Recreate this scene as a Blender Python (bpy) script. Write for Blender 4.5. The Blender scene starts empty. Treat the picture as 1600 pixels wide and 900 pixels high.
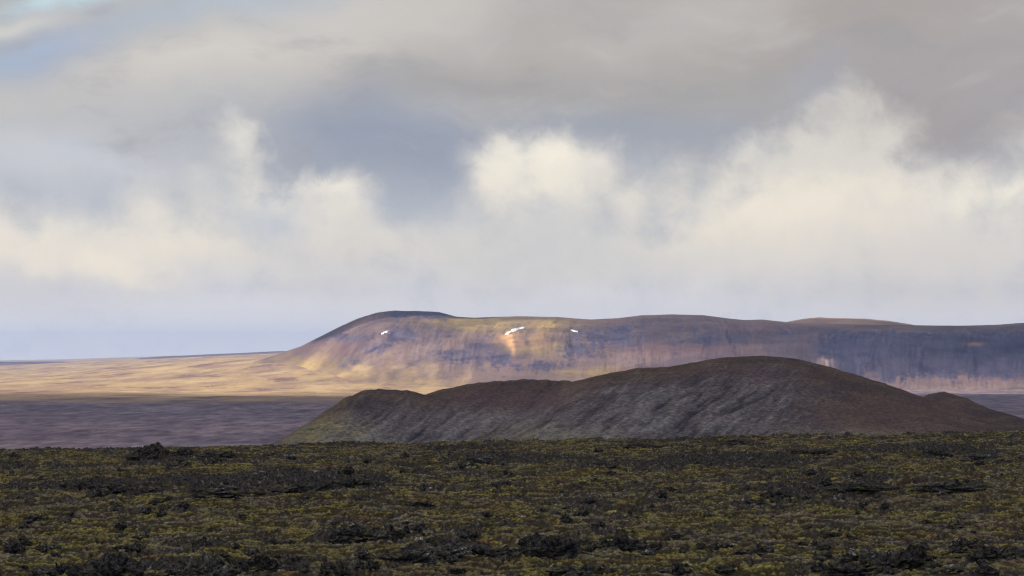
import bpy, math, random
import numpy as np

# ------------------------------------------------------------------ basics
scene = bpy.context.scene
COL = scene.collection
rng = np.random.default_rng(7)
random.seed(7)

F = 1600 * 85.0 / 36.0          # focal length in pixels of the 1600 px wide photograph
HORIZON = 555.0                 # eye level in the photograph
EYE = 12.0                      # camera height above the lava field
PLAIN = -60.0                   # level of the low plain beyond the lava field


def srgb(r, g, b):
    o = []
    for c in (r, g, b):
        c /= 255.0
        o.append(c / 12.92 if c <= 0.04045 else ((c + 0.055) / 1.055) ** 2.4)
    return o


def sstep(a, b, x):
    t = np.clip((x - a) / (b - a), 0, 1)
    return t * t * (3 - 2 * t)


# ------------------------------------------------------------------ numpy noise
_ang = rng.random((256, 256)) * 2 * np.pi
_GX, _GY = np.cos(_ang), np.sin(_ang)


def perlin(x, y, seed=0):
    x = x + seed * 17.31
    y = y + seed * 9.77
    xi = np.floor(x).astype(np.int64)
    yi = np.floor(y).astype(np.int64)
    fx, fy = x - xi, y - yi
    u = fx * fx * fx * (fx * (fx * 6 - 15) + 10)
    v = fy * fy * fy * (fy * (fy * 6 - 15) + 10)
    x0, x1, y0, y1 = xi & 255, (xi + 1) & 255, yi & 255, (yi + 1) & 255
    a = _GX[x0, y0] * fx + _GY[x0, y0] * fy
    b = _GX[x1, y0] * (fx - 1) + _GY[x1, y0] * fy
    c = _GX[x0, y1] * fx + _GY[x0, y1] * (fy - 1)
    d = _GX[x1, y1] * (fx - 1) + _GY[x1, y1] * (fy - 1)
    return (a + (b - a) * u + ((c + (d - c) * u) - (a + (b - a) * u)) * v) * 1.5


def fbm(x, y, octaves=4, seed=0, gain=0.5, lac=2.03):
    s, a, t = 0.0, 1.0, 0.0
    for i in range(octaves):
        s = s + a * perlin(x, y, seed + i * 3.1)
        t += a
        a *= gain
        x, y = x * lac, y * lac
    return s / t


def ridged(x, y, octaves=3, seed=0, gain=0.5):
    s, a, t = 0.0, 1.0, 0.0
    for i in range(octaves):
        s = s + a * (1 - np.abs(perlin(x, y, seed + i * 5.3)) * 1.6)
        t += a
        a *= gain
        x, y = x * 2.1, y * 2.1
    return s / t


_P3 = rng.permutation(512)
_g3 = rng.normal(size=(512, 3))
_g3 /= np.linalg.norm(_g3, axis=1)[:, None]


def perlin3(p):
    pi = np.floor(p).astype(np.int64)
    f = p - pi
    w = f * f * f * (f * (f * 6 - 15) + 10)
    out = 0.0
    for dx in (0, 1):
        for dy in (0, 1):
            for dz in (0, 1):
                h = _P3[(_P3[(_P3[(pi[:, 0] + dx) & 511] + pi[:, 1] + dy) & 511] + pi[:, 2] + dz) & 511]
                g = _g3[h]
                dd = g[:, 0] * (f[:, 0] - dx) + g[:, 1] * (f[:, 1] - dy) + g[:, 2] * (f[:, 2] - dz)
                ww = (w[:, 0] if dx else 1 - w[:, 0]) * (w[:, 1] if dy else 1 - w[:, 1]) * (w[:, 2] if dz else 1 - w[:, 2])
                out = out + dd * ww
    return out * 1.5


# ------------------------------------------------------------------ mesh helpers
def mesh_obj(name, verts, faces, mat, smooth=True, attrs=None):
    me = bpy.data.meshes.new(name)
    n, m = len(verts), len(faces)
    k = faces.shape[1]
    me.vertices.add(n)
    me.vertices.foreach_set('co', np.ascontiguousarray(verts, dtype=np.float32).ravel())
    me.loops.add(m * k)
    me.loops.foreach_set('vertex_index', np.ascontiguousarray(faces, dtype=np.int32).ravel())
    me.polygons.add(m)
    me.polygons.foreach_set('loop_start', np.arange(0, m * k, k, dtype=np.int32))
    me.update(calc_edges=True)
    me.polygons.foreach_set('use_smooth', np.full(m, smooth))
    for nm, arr in (attrs or {}).items():
        at = me.attributes.new(nm, 'FLOAT', 'POINT')
        at.data.foreach_set('value', np.ascontiguousarray(arr, dtype=np.float32).ravel())
    me.materials.append(mat)
    me.update()
    o = bpy.data.objects.new(name, me)
    COL.objects.link(o)
    return o


def grid_faces(rows, cols):
    i = np.arange(rows * cols).reshape(rows, cols)
    return np.stack([i[:-1, :-1], i[:-1, 1:], i[1:, 1:], i[1:, :-1]], -1).reshape(-1, 4)


def tag(o, label=None, cat=None, group=None, kind=None):
    if label: o['label'] = label
    if cat: o['category'] = cat
    if group: o['group'] = group
    if kind: o['kind'] = kind
    return o


# ------------------------------------------------------------------ node helper
class NT:
    def __init__(self, tree):
        self.t = tree
        tree.nodes.clear()

    def n(self, typ, **kw):
        nd = self.t.nodes.new(typ)
        for k, v in kw.items():
            setattr(nd, k, v)
        return nd

    def put(self, sock, v):
        if isinstance(v, bpy.types.NodeSocket):
            self.t.links.new(v, sock)
        elif v is not None:
            if hasattr(sock, 'default_value') and sock.type == 'RGBA' and len(v) == 3:
                v = (*v, 1)
            sock.default_value = v

    def m(self, op, a, b=None, c=None, clamp=False):
        nd = self.n('ShaderNodeMath', operation=op, use_clamp=clamp)
        self.put(nd.inputs[0], a)
        if b is not None: self.put(nd.inputs[1], b)
        if c is not None: self.put(nd.inputs[2], c)
        return nd.outputs[0]

    def v(self, op, a, b=None, out=0, scale=None):
        nd = self.n('ShaderNodeVectorMath', operation=op)
        self.put(nd.inputs[0], a)
        if b is not None: self.put(nd.inputs[1], b)
        if scale is not None: self.put(nd.inputs['Scale'], scale)
        return nd.outputs['Value'] if op in ('DOT_PRODUCT', 'LENGTH') else nd.outputs[0]

    def mix(self, fac, a, b, blend='MIX'):
        nd = self.n('ShaderNodeMix', data_type='RGBA', blend_type=blend)
        self.put(nd.inputs['Factor'], fac)
        self.put(nd.inputs[6], a)
        self.put(nd.inputs[7], b)
        return nd.outputs[2]

    def noise(self, vec, scale=1.0, detail=4.0, rough=0.5, dist=0.0, out='Fac', dim='3D'):
        nd = self.n('ShaderNodeTexNoise', noise_dimensions=dim)
        self.put(nd.inputs['Vector'], vec)
        nd.inputs['Scale'].default_value = scale
        nd.inputs['Detail'].default_value = detail
        nd.inputs['Roughness'].default_value = rough
        nd.inputs['Distortion'].default_value = dist
        return nd.outputs[out]

    def step(self, x, a, b, lo=0.0, hi=1.0):
        nd = self.n('ShaderNodeMapRange', interpolation_type='SMOOTHSTEP')
        self.put(nd.inputs['Value'], x)
        self.put(nd.inputs['From Min'], a)
        self.put(nd.inputs['From Max'], b)
        nd.inputs['To Min'].default_value = lo
        nd.inputs['To Max'].default_value = hi
        return nd.outputs[0]

    def ramp(self, fac, stops, interp='LINEAR'):
        nd = self.n('ShaderNodeValToRGB')
        cr = nd.color_ramp
        cr.interpolation = interp
        while len(cr.elements) < len(stops):
            cr.elements.new(0.5)
        for e, (p, c) in zip(cr.elements, sorted(stops, key=lambda s: s[0])):
            e.position = p
            e.color = (*c, 1) if len(c) == 3 else c
        self.put(nd.inputs[0], fac)
        return nd.outputs[0]

    def attr(self, name):
        return self.n('ShaderNodeAttribute', attribute_name=name).outputs['Fac']

    def mapping(self, vec, scale=(1, 1, 1), loc=(0, 0, 0), rot=(0, 0, 0)):
        nd = self.n('ShaderNodeMapping')
        self.put(nd.inputs['Vector'], vec)
        nd.inputs['Scale'].default_value = scale
        nd.inputs['Location'].default_value = loc
        nd.inputs['Rotation'].default_value = rot
        return nd.outputs[0]


def new_mat(name):
    m = bpy.data.materials.new(name)
    m.use_nodes = True
    return m, NT(m.node_tree)


def finish(nt, color, rough=0.95, spec=0.15, bump=None):
    p = nt.n('ShaderNodeBsdfPrincipled')
    nt.put(p.inputs['Base Color'], color)
    nt.put(p.inputs['Roughness'], rough)
    p.inputs['Specular IOR Level'].default_value = spec
    if bump is not None:
        b = nt.n('ShaderNodeBump')
        b.inputs['Strength'].default_value = bump[1]
        b.inputs['Distance'].default_value = bump[2]
        nt.put(b.inputs['Height'], bump[0])
        nt.put(p.inputs['Normal'], b.outputs[0])
    o = nt.n('ShaderNodeOutputMaterial')
    nt.put(o.inputs['Surface'], p.outputs[0])


# ------------------------------------------------------------------ materials
def mat_field():
    m, t = new_mat('mossy lava')
    pos = t.n('ShaderNodeNewGeometry').outputs['Position']
    rock, hump = t.attr('rock'), t.attr('hump')
    big = t.noise(pos, 0.05, 3, 0.55)
    mid = t.noise(pos, 0.35, 4, 0.6)
    fine = t.noise(pos, 2.3, 5, 0.65)
    zone = t.noise(t.v('ADD', pos, (131, 17, 0)), 0.045, 4, 0.6)
    moss = t.mix(t.step(mid, 0.36, 0.64), (0.0567, 0.0510, 0.0227), (0.1059, 0.0945, 0.0322))
    moss = t.mix(t.step(t.noise(t.v('ADD', pos, (31, 7, 0)), 0.30, 5, 0.65), 0.50, 0.66), moss, (0.1464, 0.1331, 0.0459))
    moss = t.mix(t.step(t.noise(t.v('ADD', pos, (-51, 87, 0)), 0.20, 5, 0.65), 0.55, 0.70), moss, (0.1059, 0.0587, 0.0322))
    grey = t.mix(fine, (0.0416, 0.0360, 0.0340), (0.1324, 0.1192, 0.1097))
    moss = t.mix(t.step(t.noise(t.v('ADD', pos, (11, -64, 0)), 0.14, 6, 0.7), 0.44, 0.60, 0, 0.85), moss, grey)
    moss = t.mix(t.step(zone, 0.47, 0.62, 0, 0.42), moss, t.mix(fine, (0.0378, 0.0322, 0.0265), (0.0983, 0.0814, 0.0643)))
    vfine = t.noise(pos, 6.0, 4, 0.7)
    moss = t.mix(t.step(vfine, 0.3, 0.7), t.mix(1.0, moss, (0.45, 0.43, 0.42), 'MULTIPLY'), t.mix(1.0, moss, (1.5, 1.48, 1.4), 'MULTIPLY'))
    moss = t.mix(t.step(hump, 0.05, 0.45, 0, 0.8), moss, t.mix(1.0, moss, (1.95, 1.98, 1.70), 'MULTIPLY'))  # cushion tops lightened in the colour, a painted highlight
    moss = t.mix(t.step(hump, -0.15, 0.28), t.mix(0.75, moss, (0.0189, 0.0133, 0.0113)), moss)  # shade of creases and cracks painted into the moss colour
    lava = t.mix(t.step(t.noise(pos, 3.2, 6, 0.75), 0.36, 0.66), (0.009, 0.0085, 0.009), (0.060, 0.055, 0.053))
    lava = t.mix(t.step(t.noise(pos, 1.3, 6, 0.75), 0.56, 0.68), lava, (0.165, 0.162, 0.156))
    lava = t.mix(t.step(t.noise(t.v('ADD', pos, (77, 41, 0)), 0.9, 5, 0.7), 0.55, 0.64, 0, 0.7), lava, (0.050, 0.036, 0.026))
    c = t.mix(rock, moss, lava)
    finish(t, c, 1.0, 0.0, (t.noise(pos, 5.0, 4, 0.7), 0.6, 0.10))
    return m


def mat_rock(name, dark, light, lichen, amount, moss=0.25):
    m, t = new_mat(name)
    tc = t.n('ShaderNodeTexCoord').outputs['Object']
    geo = t.n('ShaderNodeNewGeometry')
    pos = geo.outputs['Position']
    rnd = t.n('ShaderNodeObjectInfo').outputs['Random']
    f = t.noise(pos, 3.4, 7, 0.78)
    c = t.mix(t.step(f, 0.42, 0.62), dark, light)
    c = t.mix(t.step(t.noise(t.v('ADD', pos, (9, 4, 2)), 2.2, 5, 0.75), 0.66 - amount, 0.74 - amount), c, lichen)
    nz = t.n('ShaderNodeSeparateXYZ')
    t.put(nz.inputs[0], geo.outputs['Normal'])
    up = t.m('MULTIPLY', t.step(nz.outputs['Z'], 0.55, 0.9), t.step(t.noise(pos, 0.9, 4, 0.6), 0.5, 0.62))
    c = t.mix(t.m('MULTIPLY', up, moss), c, (0.10, 0.09, 0.028))
    c = t.mix(rnd, t.mix(1.0, c, (0.8, 0.8, 0.82), 'MULTIPLY'), c)
    finish(t, c, 0.95, 0.03, (t.noise(pos, 7.0, 5, 0.7), 0.8, 0.08))
    return m


def mat_plain():
    m, t = new_mat('heath plain')
    pos = t.n('ShaderNodeNewGeometry').outputs['Position']
    far = t.attr('far')
    a = t.noise(t.mapping(pos, (0.009, 0.0026, 0)), 1.0, 6, 0.62)
    b = t.noise(t.mapping(pos, (0.0046, 0.0016, 0), (5, 3, 0)), 1.0, 5, 0.6)
    c2 = t.noise(t.mapping(pos, (0.022, 0.0075, 0)), 1.0, 5, 0.7)
    heath = t.mix(t.step(a, 0.35, 0.66), (0.165, 0.128, 0.150), (0.265, 0.212, 0.235))
    heath = t.mix(t.step(c2, 0.58, 0.74), heath, (0.42, 0.35, 0.36))
    heath = t.mix(t.step(c2, 0.42, 0.28), heath, (0.100, 0.080, 0.105))
    heath = t.mix(t.step(t.noise(t.mapping(pos, (0.0032, 0.0011, 0), (77, 3, 0)), 1.0, 4, 0.6), 0.40, 0.62, 0, 0.6), heath, (0.175, 0.160, 0.195))
    grass = t.mix(t.step(b, 0.36, 0.62), (0.29, 0.205, 0.150), (0.42, 0.305, 0.165))
    grass = t.mix(t.step(a, 0.50, 0.66), grass, (0.48, 0.355, 0.205))
    grass = t.mix(t.step(a, 0.48, 0.36), grass, (0.20, 0.13, 0.115))
    grass = t.mix(t.step(c2, 0.60, 0.75), grass, (0.17, 0.13, 0.11))
    d2 = t.noise(t.mapping(pos, (0.05, 0.011, 0), (7, 1, 0)), 1.0, 5, 0.7)
    heath = t.mix(t.step(d2, 0.3, 0.7), t.mix(1.0, heath, (0.56, 0.54, 0.58), 'MULTIPLY'), t.mix(1.0, heath, (1.45, 1.43, 1.40), 'MULTIPLY'))
    grass = t.mix(t.step(d2, 0.56, 0.72), grass, (0.20, 0.145, 0.135))
    grass = t.mix(t.step(d2, 0.44, 0.30), grass, (0.50, 0.36, 0.24))
    grass = t.mix(t.step(t.noise(t.mapping(pos, (0.008, 0.0028, 0), (17, 31, 0)), 1.0, 5, 0.65), 0.52, 0.66), grass, (0.31, 0.205, 0.165))
    finish(t, t.mix(far, heath, grass), 1.0, 0.0)
    return m


def mat_mountain():
    m, t = new_mat('mountain slope')
    pos = t.n('ShaderNodeNewGeometry').outputs['Position']
    hgt, gul, orange, green, talus, red = (t.attr(k) for k in ('hgt', 'gul', 'orange', 'green', 'talus', 'red'))
    a = t.noise(t.mapping(pos, (0.004, 0.004, 0.008)), 1.0, 6, 0.62)
    b = t.noise(t.mapping(pos, (0.022, 0.014, 0.035), (3, 9, 1)), 1.0, 6, 0.70)
    c = t.mix(t.step(a, 0.36, 0.64), (0.085, 0.064, 0.078), (0.170, 0.122, 0.120))
    c = t.mix(t.step(b, 0.55, 0.72), c, (0.070, 0.060, 0.078))
    c = t.mix(t.m('MULTIPLY', green, t.step(b, 0.25, 0.6, 0.6, 1.0)), c, t.mix(t.step(a, 0.4, 0.6), (0.20, 0.148, 0.070), (0.36, 0.255, 0.105)))  # ochre slope cover, with golden sunlight painted in at the centre
    c = t.mix(t.m('MULTIPLY', red, t.step(b, 0.3, 0.6, 0.5, 1.0)), c, (0.150, 0.082, 0.090))
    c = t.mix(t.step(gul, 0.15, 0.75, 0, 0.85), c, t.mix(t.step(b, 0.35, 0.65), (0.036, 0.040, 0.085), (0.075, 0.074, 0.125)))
    c = t.mix(t.m('MULTIPLY', talus, t.step(b, 0.35, 0.6)), c, (0.42, 0.31, 0.27))
    c = t.mix(t.m('MULTIPLY', t.attr('apron'), t.step(b, 0.3, 0.6, 0.35, 0.85)), c, t.mix(t.step(a, 0.40, 0.60), (0.22, 0.155, 0.115), (0.36, 0.27, 0.15)))
    c = t.mix(orange, c, t.mix(t.step(b, 0.4, 0.6), (0.64, 0.37, 0.16), (0.42, 0.26, 0.16)))
    finish(t, c, 1.0, 0.05, (b, 0.6, 5.0))
    return m


def mat_hill():
    m, t = new_mat('dark hill slope')
    pos = t.n('ShaderNodeNewGeometry').outputs['Position']
    gul, top, green = t.attr('gul'), t.attr('top'), t.attr('green')
    a = t.noise(t.mapping(pos, (0.02, 0.02, 0.034)), 1.0, 5, 0.62)
    b = t.noise(t.mapping(pos, (0.10, 0.065, 0.10)), 1.0, 5, 0.68)
    c = t.mix(t.step(a, 0.36, 0.64), (0.0607, 0.0510, 0.0559), (0.1118, 0.0899, 0.0899))
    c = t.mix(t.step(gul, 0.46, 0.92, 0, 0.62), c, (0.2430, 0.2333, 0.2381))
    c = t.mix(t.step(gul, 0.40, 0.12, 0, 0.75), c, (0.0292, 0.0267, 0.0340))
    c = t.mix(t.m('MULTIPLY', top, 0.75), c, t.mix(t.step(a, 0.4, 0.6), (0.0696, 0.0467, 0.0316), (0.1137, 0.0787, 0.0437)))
    c = t.mix(t.m('MULTIPLY', green, t.step(b, 0.35, 0.62)), c, (0.2066, 0.1895, 0.1021))
    c = t.mix(t.step(b, 0.62, 0.76, 0, 0.5), c, (0.2673, 0.2309, 0.2138))
    c = t.mix(t.m('MULTIPLY', t.attr('scree'), t.step(b, 0.36, 0.62, 0.25, 0.95)), c, (0.175, 0.168, 0.168))
    c = t.mix(t.m('MULTIPLY', t.attr('red'), t.step(b, 0.3, 0.6, 0.5, 1.0)), c, (0.098, 0.062, 0.055))
    f = t.noise(t.mapping(pos, (0.30, 0.22, 0.30)), 1.0, 5, 0.75)
    c = t.mix(t.step(f, 0.35, 0.65), t.mix(1.0, c, (0.52, 0.50, 0.52), 'MULTIPLY'), t.mix(1.0, c, (1.5, 1.47, 1.43), 'MULTIPLY'))
    finish(t, c, 1.0, 0.0, (b, 0.7, 2.0))
    return m


def mat_snow():
    m, t = new_mat('old snow')
    pos = t.n('ShaderNodeNewGeometry').outputs['Position']
    c = t.mix(t.noise(pos, 0.08, 4, 0.6), (0.62, 0.63, 0.66), (0.80, 0.80, 0.81))
    finish(t, c, 0.7, 0.3)
    return m


def mat_cloud(through):
    m, t = new_mat('cloud')
    d = t.attr('thick')
    dif = t.n('ShaderNodeBsdfDiffuse')
    dif.inputs['Color'].default_value = (0.92, 0.92, 0.92, 1)
    tr = t.n('ShaderNodeBsdfTranslucent')
    tr.inputs['Color'].default_value = (0.92, 0.92, 0.92, 1)
    mx = t.n('ShaderNodeMixShader')
    mx.inputs[0].default_value = through
    t.put(mx.inputs[1], dif.outputs[0]); t.put(mx.inputs[2], tr.outputs[0])
    tp = t.n('ShaderNodeBsdfTransparent')
    mx2 = t.n('ShaderNodeMixShader')
    t.put(mx2.inputs[0], d); t.put(mx2.inputs[1], tp.outputs[0]); t.put(mx2.inputs[2], mx.outputs[0])
    o = t.n('ShaderNodeOutputMaterial')
    t.put(o.inputs['Surface'], mx2.outputs[0])
    return m


M_FIELD = mat_field()
M_PLAIN = mat_plain()
M_MOUNT = mat_mountain()
M_HILL = mat_hill()
M_SNOW = mat_snow()
M_CLOUD = mat_cloud(0.78)
M_CLOUD_DENSE = mat_cloud(0.35)
M_LAVA = mat_rock('black lava', (0.007, 0.0065, 0.007), (0.062, 0.059, 0.059), (0.19, 0.19, 0.186), 0.05, 0.75)
M_LICHEN = mat_rock('lichen grey lava', (0.013, 0.0125, 0.013), (0.095, 0.091, 0.09), (0.29, 0.29, 0.285), 0.08, 0.6)
M_PALE = mat_rock('pale lichen stone', (0.10, 0.098, 0.094), (0.26, 0.255, 0.245), (0.55, 0.55, 0.53), 0.10, 0.0)


# ------------------------------------------------------------------ terrain functions
def curve(u, pts):
    """smooth curve through the points (monotone cubic via dense linear + blur)"""
    xs = np.array([p[0] for p in pts], float)
    ys = np.array([p[1] for p in pts], float)
    g = np.linspace(xs[0] - 200, xs[-1] + 200, 2400)
    v = np.interp(g, xs, ys)
    w = max(3, int(12 / (g[1] - g[0])) | 1)
    k = np.hanning(w + 2)[1:-1]; k /= k.sum()
    v = np.convolve(np.pad(v, w // 2, mode='edge'), k, 'valid')
    return np.interp(u, g, v)


def plain_z(x, y):
    """low plain, rising gently to a far rim"""
    z = PLAIN + 26.0 * sstep(4500, 16500, y) + 3.0 * fbm(x / 900, y / 900, 3, 21) * sstep(1200, 3000, y)
    z = z + 3.2 * fbm(x / 240, y / 420, 4, 24) * sstep(2600, 5000, y)
    z = z + 0.8 * fbm(x / 160, y / 160, 3, 22)
    u = 800 + F * x / np.maximum(y, 50)
    z = z + 72.0 * sstep(-80, 520, u) * sstep(4700, 7300, y) * sstep(1000, 620, u) * 0.90
    return z


CREST = 335.0
# raised rocky welts in the lava field: photo px, py, half width px, half depth m, height m
WELTS = [(200, 760, 150, 7, 0.9), (345, 752, 120, 6, 0.55), (490, 752, 120, 6, 1.0), (1400, 757, 150, 6, 0.55), (1020, 733, 170, 8, 0.5),
         (1480, 718, 90, 9, 0.8), (245, 716, 60, 10, 0.55), (340, 716, 60, 10, 0.35), (850, 846, 90, 2.2, 0.25), (560, 832, 80, 2.2, 0.25),
         (700, 862, 110, 2.2, 0.3), (1560, 866, 70, 2.5, 0.3), (170, 893, 110, 2.2, 0.3), (640, 768, 160, 5, 0.3), (1150, 722, 120, 9, 0.4),
         (760, 715, 110, 9, 0.35), (1250, 768, 90, 5, 0.35), (420, 893, 130, 2.0, 0.25), (1400, 880, 90, 2.2, 0.3), (960, 843, 90, 2, 0.2)]
# smooth moss lawns: they hold the rock back
LAWNS = [(190, 820, 190, 9), (1080, 812, 200, 10), (1330, 822, 160, 8), (1000, 880, 150, 4), (480, 862, 130, 4), (620, 800, 150, 8), (60, 850, 80, 6), (1230, 880, 110, 4)]


def py_to_y(py):
    return EYE * F / (py - HORIZON)


def field_parts(x, y):
    """height, rockiness and hump of the lava field"""
    base = 1.30 * np.clip(x / 70, -3, 3) * sstep(120, CREST, y)
    wx = x + 1.2 * perlin(x / 4.0, y / 4.0, 40)
    wy = y + 1.2 * perlin(x / 4.0, y / 4.0, 41)
    rk = 0.85 * fbm(wx / 17, wy / 17, 4, 3) + 0.85 * fbm(wx / 3.0, wy / 2.6, 3, 5) - 0.20
    bump = 0.0
    u = 800 + F * x / np.maximum(y, 30)
    for (pu, pv, hw, hd, hh) in WELTS:
        yc = py_to_y(pv)
        e = np.exp(-((u - pu) / hw) ** 2 - ((y - yc) / hd) ** 2)
        rk = rk + 0.55 * e
        bump = bump + hh * e
    for (pu, pv, hw, hd) in LAWNS:
        yc = py_to_y(pv)
        e = np.exp(-((u - pu) / hw) ** 2 - ((y - yc) / hd) ** 2)
        rk = rk - 0.30 * e
    rock = sstep(0.0, 0.20, rk)
    h = base + bump * (0.75 + 0.5 * fbm(x / 5, y / 5, 2, 60))
    h = h + 0.50 * fbm(x / 38, y / 38, 3, 8) + 0.34 * fbm(x / 11, y / 11, 3, 9)
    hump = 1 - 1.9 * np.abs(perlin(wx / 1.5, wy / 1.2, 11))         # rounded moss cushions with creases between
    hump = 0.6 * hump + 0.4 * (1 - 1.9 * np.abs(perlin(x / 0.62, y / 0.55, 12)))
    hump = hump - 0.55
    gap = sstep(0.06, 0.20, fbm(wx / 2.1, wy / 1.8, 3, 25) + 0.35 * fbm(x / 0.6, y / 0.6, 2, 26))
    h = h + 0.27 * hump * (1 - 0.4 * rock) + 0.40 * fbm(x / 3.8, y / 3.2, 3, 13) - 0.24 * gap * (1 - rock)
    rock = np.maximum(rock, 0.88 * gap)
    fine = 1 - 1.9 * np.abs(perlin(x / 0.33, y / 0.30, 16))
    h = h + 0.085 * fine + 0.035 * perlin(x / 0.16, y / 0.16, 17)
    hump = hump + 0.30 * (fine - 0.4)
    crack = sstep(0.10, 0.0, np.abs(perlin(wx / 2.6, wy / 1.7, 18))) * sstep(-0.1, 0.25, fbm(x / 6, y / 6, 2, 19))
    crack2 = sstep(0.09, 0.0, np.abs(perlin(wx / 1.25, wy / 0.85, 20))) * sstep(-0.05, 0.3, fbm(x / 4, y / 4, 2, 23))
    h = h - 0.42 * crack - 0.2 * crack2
    hump = hump - 0.9 * crack - 0.6 * crack2  # carries the painted crease shade down into the cracks
    crag = ridged(wx / 2.3, wy / 2.0, 3, 14) - 0.55
    h = h + rock * (0.95 * crag + 0.30 * (ridged(x / 0.7, y / 0.7, 2, 15) - 0.5))
    return h, rock, hump


def field_z(x, y):
    h, rock, hump = field_parts(x, y)
    d = np.maximum(y - CREST, 0)
    drop = 0.05 * d + 0.00032 * d * d
    h = h - drop * (1 + 0.25 * fbm(x / 40, y / 40, 2, 30))
    return np.maximum(h, PLAIN - 6.0), rock, hump


def to_px(x, y):
    return 800 + F * x / y


# ------------------------------------------------------------------ plain
def build_plain():
    ys = np.concatenate([np.linspace(-900, 700, 14), np.geomspace(760, 19000, 620)])
    us = np.concatenate([np.linspace(-1.0, -0.27, 30), np.linspace(-0.262, 0.262, 420), np.linspace(0.27, 1.0, 30)])
    Y, U = np.meshgrid(ys, us, indexing='ij')
    X = np.clip(U * np.maximum(Y, 2600) * 1.0, -11000, 11000)
    Z = plain_z(X, Y)
    edge = 3350 + 350 * fbm(X / 500, Y / 500, 4, 70)
    far = sstep(0, 900, Y - edge)
    far = far * (1 - 0.95 * sstep(900, 1250, to_px(X, np.maximum(Y, 50))))
    o = mesh_obj('plain', np.stack([X, Y, Z], -1).reshape(-1, 3), grid_faces(*X.shape), M_PLAIN, True, {'far': far})
    tag(o, kind='structure')


build_plain()


# ------------------------------------------------------------------ lava field
def build_field():
    ys = np.concatenate([np.linspace(4, 108, 40), np.geomspace(109, 350, 1180), np.geomspace(352, 900, 60)])
    us = np.concatenate([np.linspace(-6000, -180, 70), np.arange(-160, 1761, 1.35), np.linspace(1780, 7600, 70)])
    Y, U = np.meshgrid(ys, us, indexing='ij')
    X = (U - 800) / F * Y
    Z, rock, hump = field_z(X, Y)
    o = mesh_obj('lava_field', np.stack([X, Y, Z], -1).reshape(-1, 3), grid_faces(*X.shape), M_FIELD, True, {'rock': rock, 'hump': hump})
    tag(o, kind='structure')


build_field()

# ------------------------------------------------------------------ far low ridge on the left skyline
FAR = [(-600, 566), (0, 565.5), (120, 565), (200, 561.5), (260, 556.8), (300, 555), (345, 553), (400, 550.5), (440, 548.5), (480, 549), (560, 551), (700, 556), (1900, 556)]


def build_far_ridge():
    ts = np.linspace(-1, 1, 70)
    us = np.linspace(-500, 900, 560)
    T, U = np.meshgrid(ts, us, indexing='ij')
    Y = 13500 + T * 1500
    X = (U - 800) / F * Y
    top = EYE + (HORIZON - curve(U, FAR)) / F * 13500
    base = plain_z(X, Y) - 4
    s = np.cos(T * np.pi / 2) ** 0.8
    Z = base + np.maximum(top - base, 0) * s + s * 1.5 * fbm(X / 180, Y / 400, 4, 90)
    at = {k: np.zeros_like(Z) for k in ('orange', 'talus', 'red')}
    at['hgt'] = s
    at['gul'] = 0.6 * s
    at['green'] = 0.4 * (1 - s)
    o = mesh_obj('far_ridge', np.stack([X, Y, Z], -1).reshape(-1, 3), grid_faces(*X.shape), M_MOUNT, True, at)
    tag(o, kind='structure')


build_far_ridge()

# ------------------------------------------------------------------ table mountain
SKY_M = [(250, 600), (330, 585), (390, 568), (430, 554.5), (470, 541), (500, 526), (530, 511), (560, 497), (590, 488), (615, 485.5), (650, 486), (685, 488),
         (712, 495), (740, 496.5), (800, 494.5), (870, 495), (925, 499), (965, 497), (1000, 493), (1050, 491), (1100, 492.5), (1140, 498), (1165, 500),
         (1190, 499), (1230, 503), (1300, 506), (1420, 508), (1500, 509), (1560, 507), (1600, 504), (1700, 500), (1900, 508), (2300, 540)]
YR = [(250, 6900), (430, 6700), (590, 6450), (800, 6350), (1000, 6300), (1200, 6200), (1400, 6050), (1600, 5950), (2300, 6200)]
YF = [(250, 6800), (430, 6450), (480, 6050), (530, 5600), (600, 5250), (700, 5050), (800, 4900), (1000, 4850), (1200, 4800), (1400, 4830), (1600, 4850), (2300, 5000)]
STEEP = [(250, 0.0), (600, 0.15), (760, 0.25), (1000, 0.35), (1150, 0.6), (1300, 0.9), (2300, 1.0)]


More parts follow.
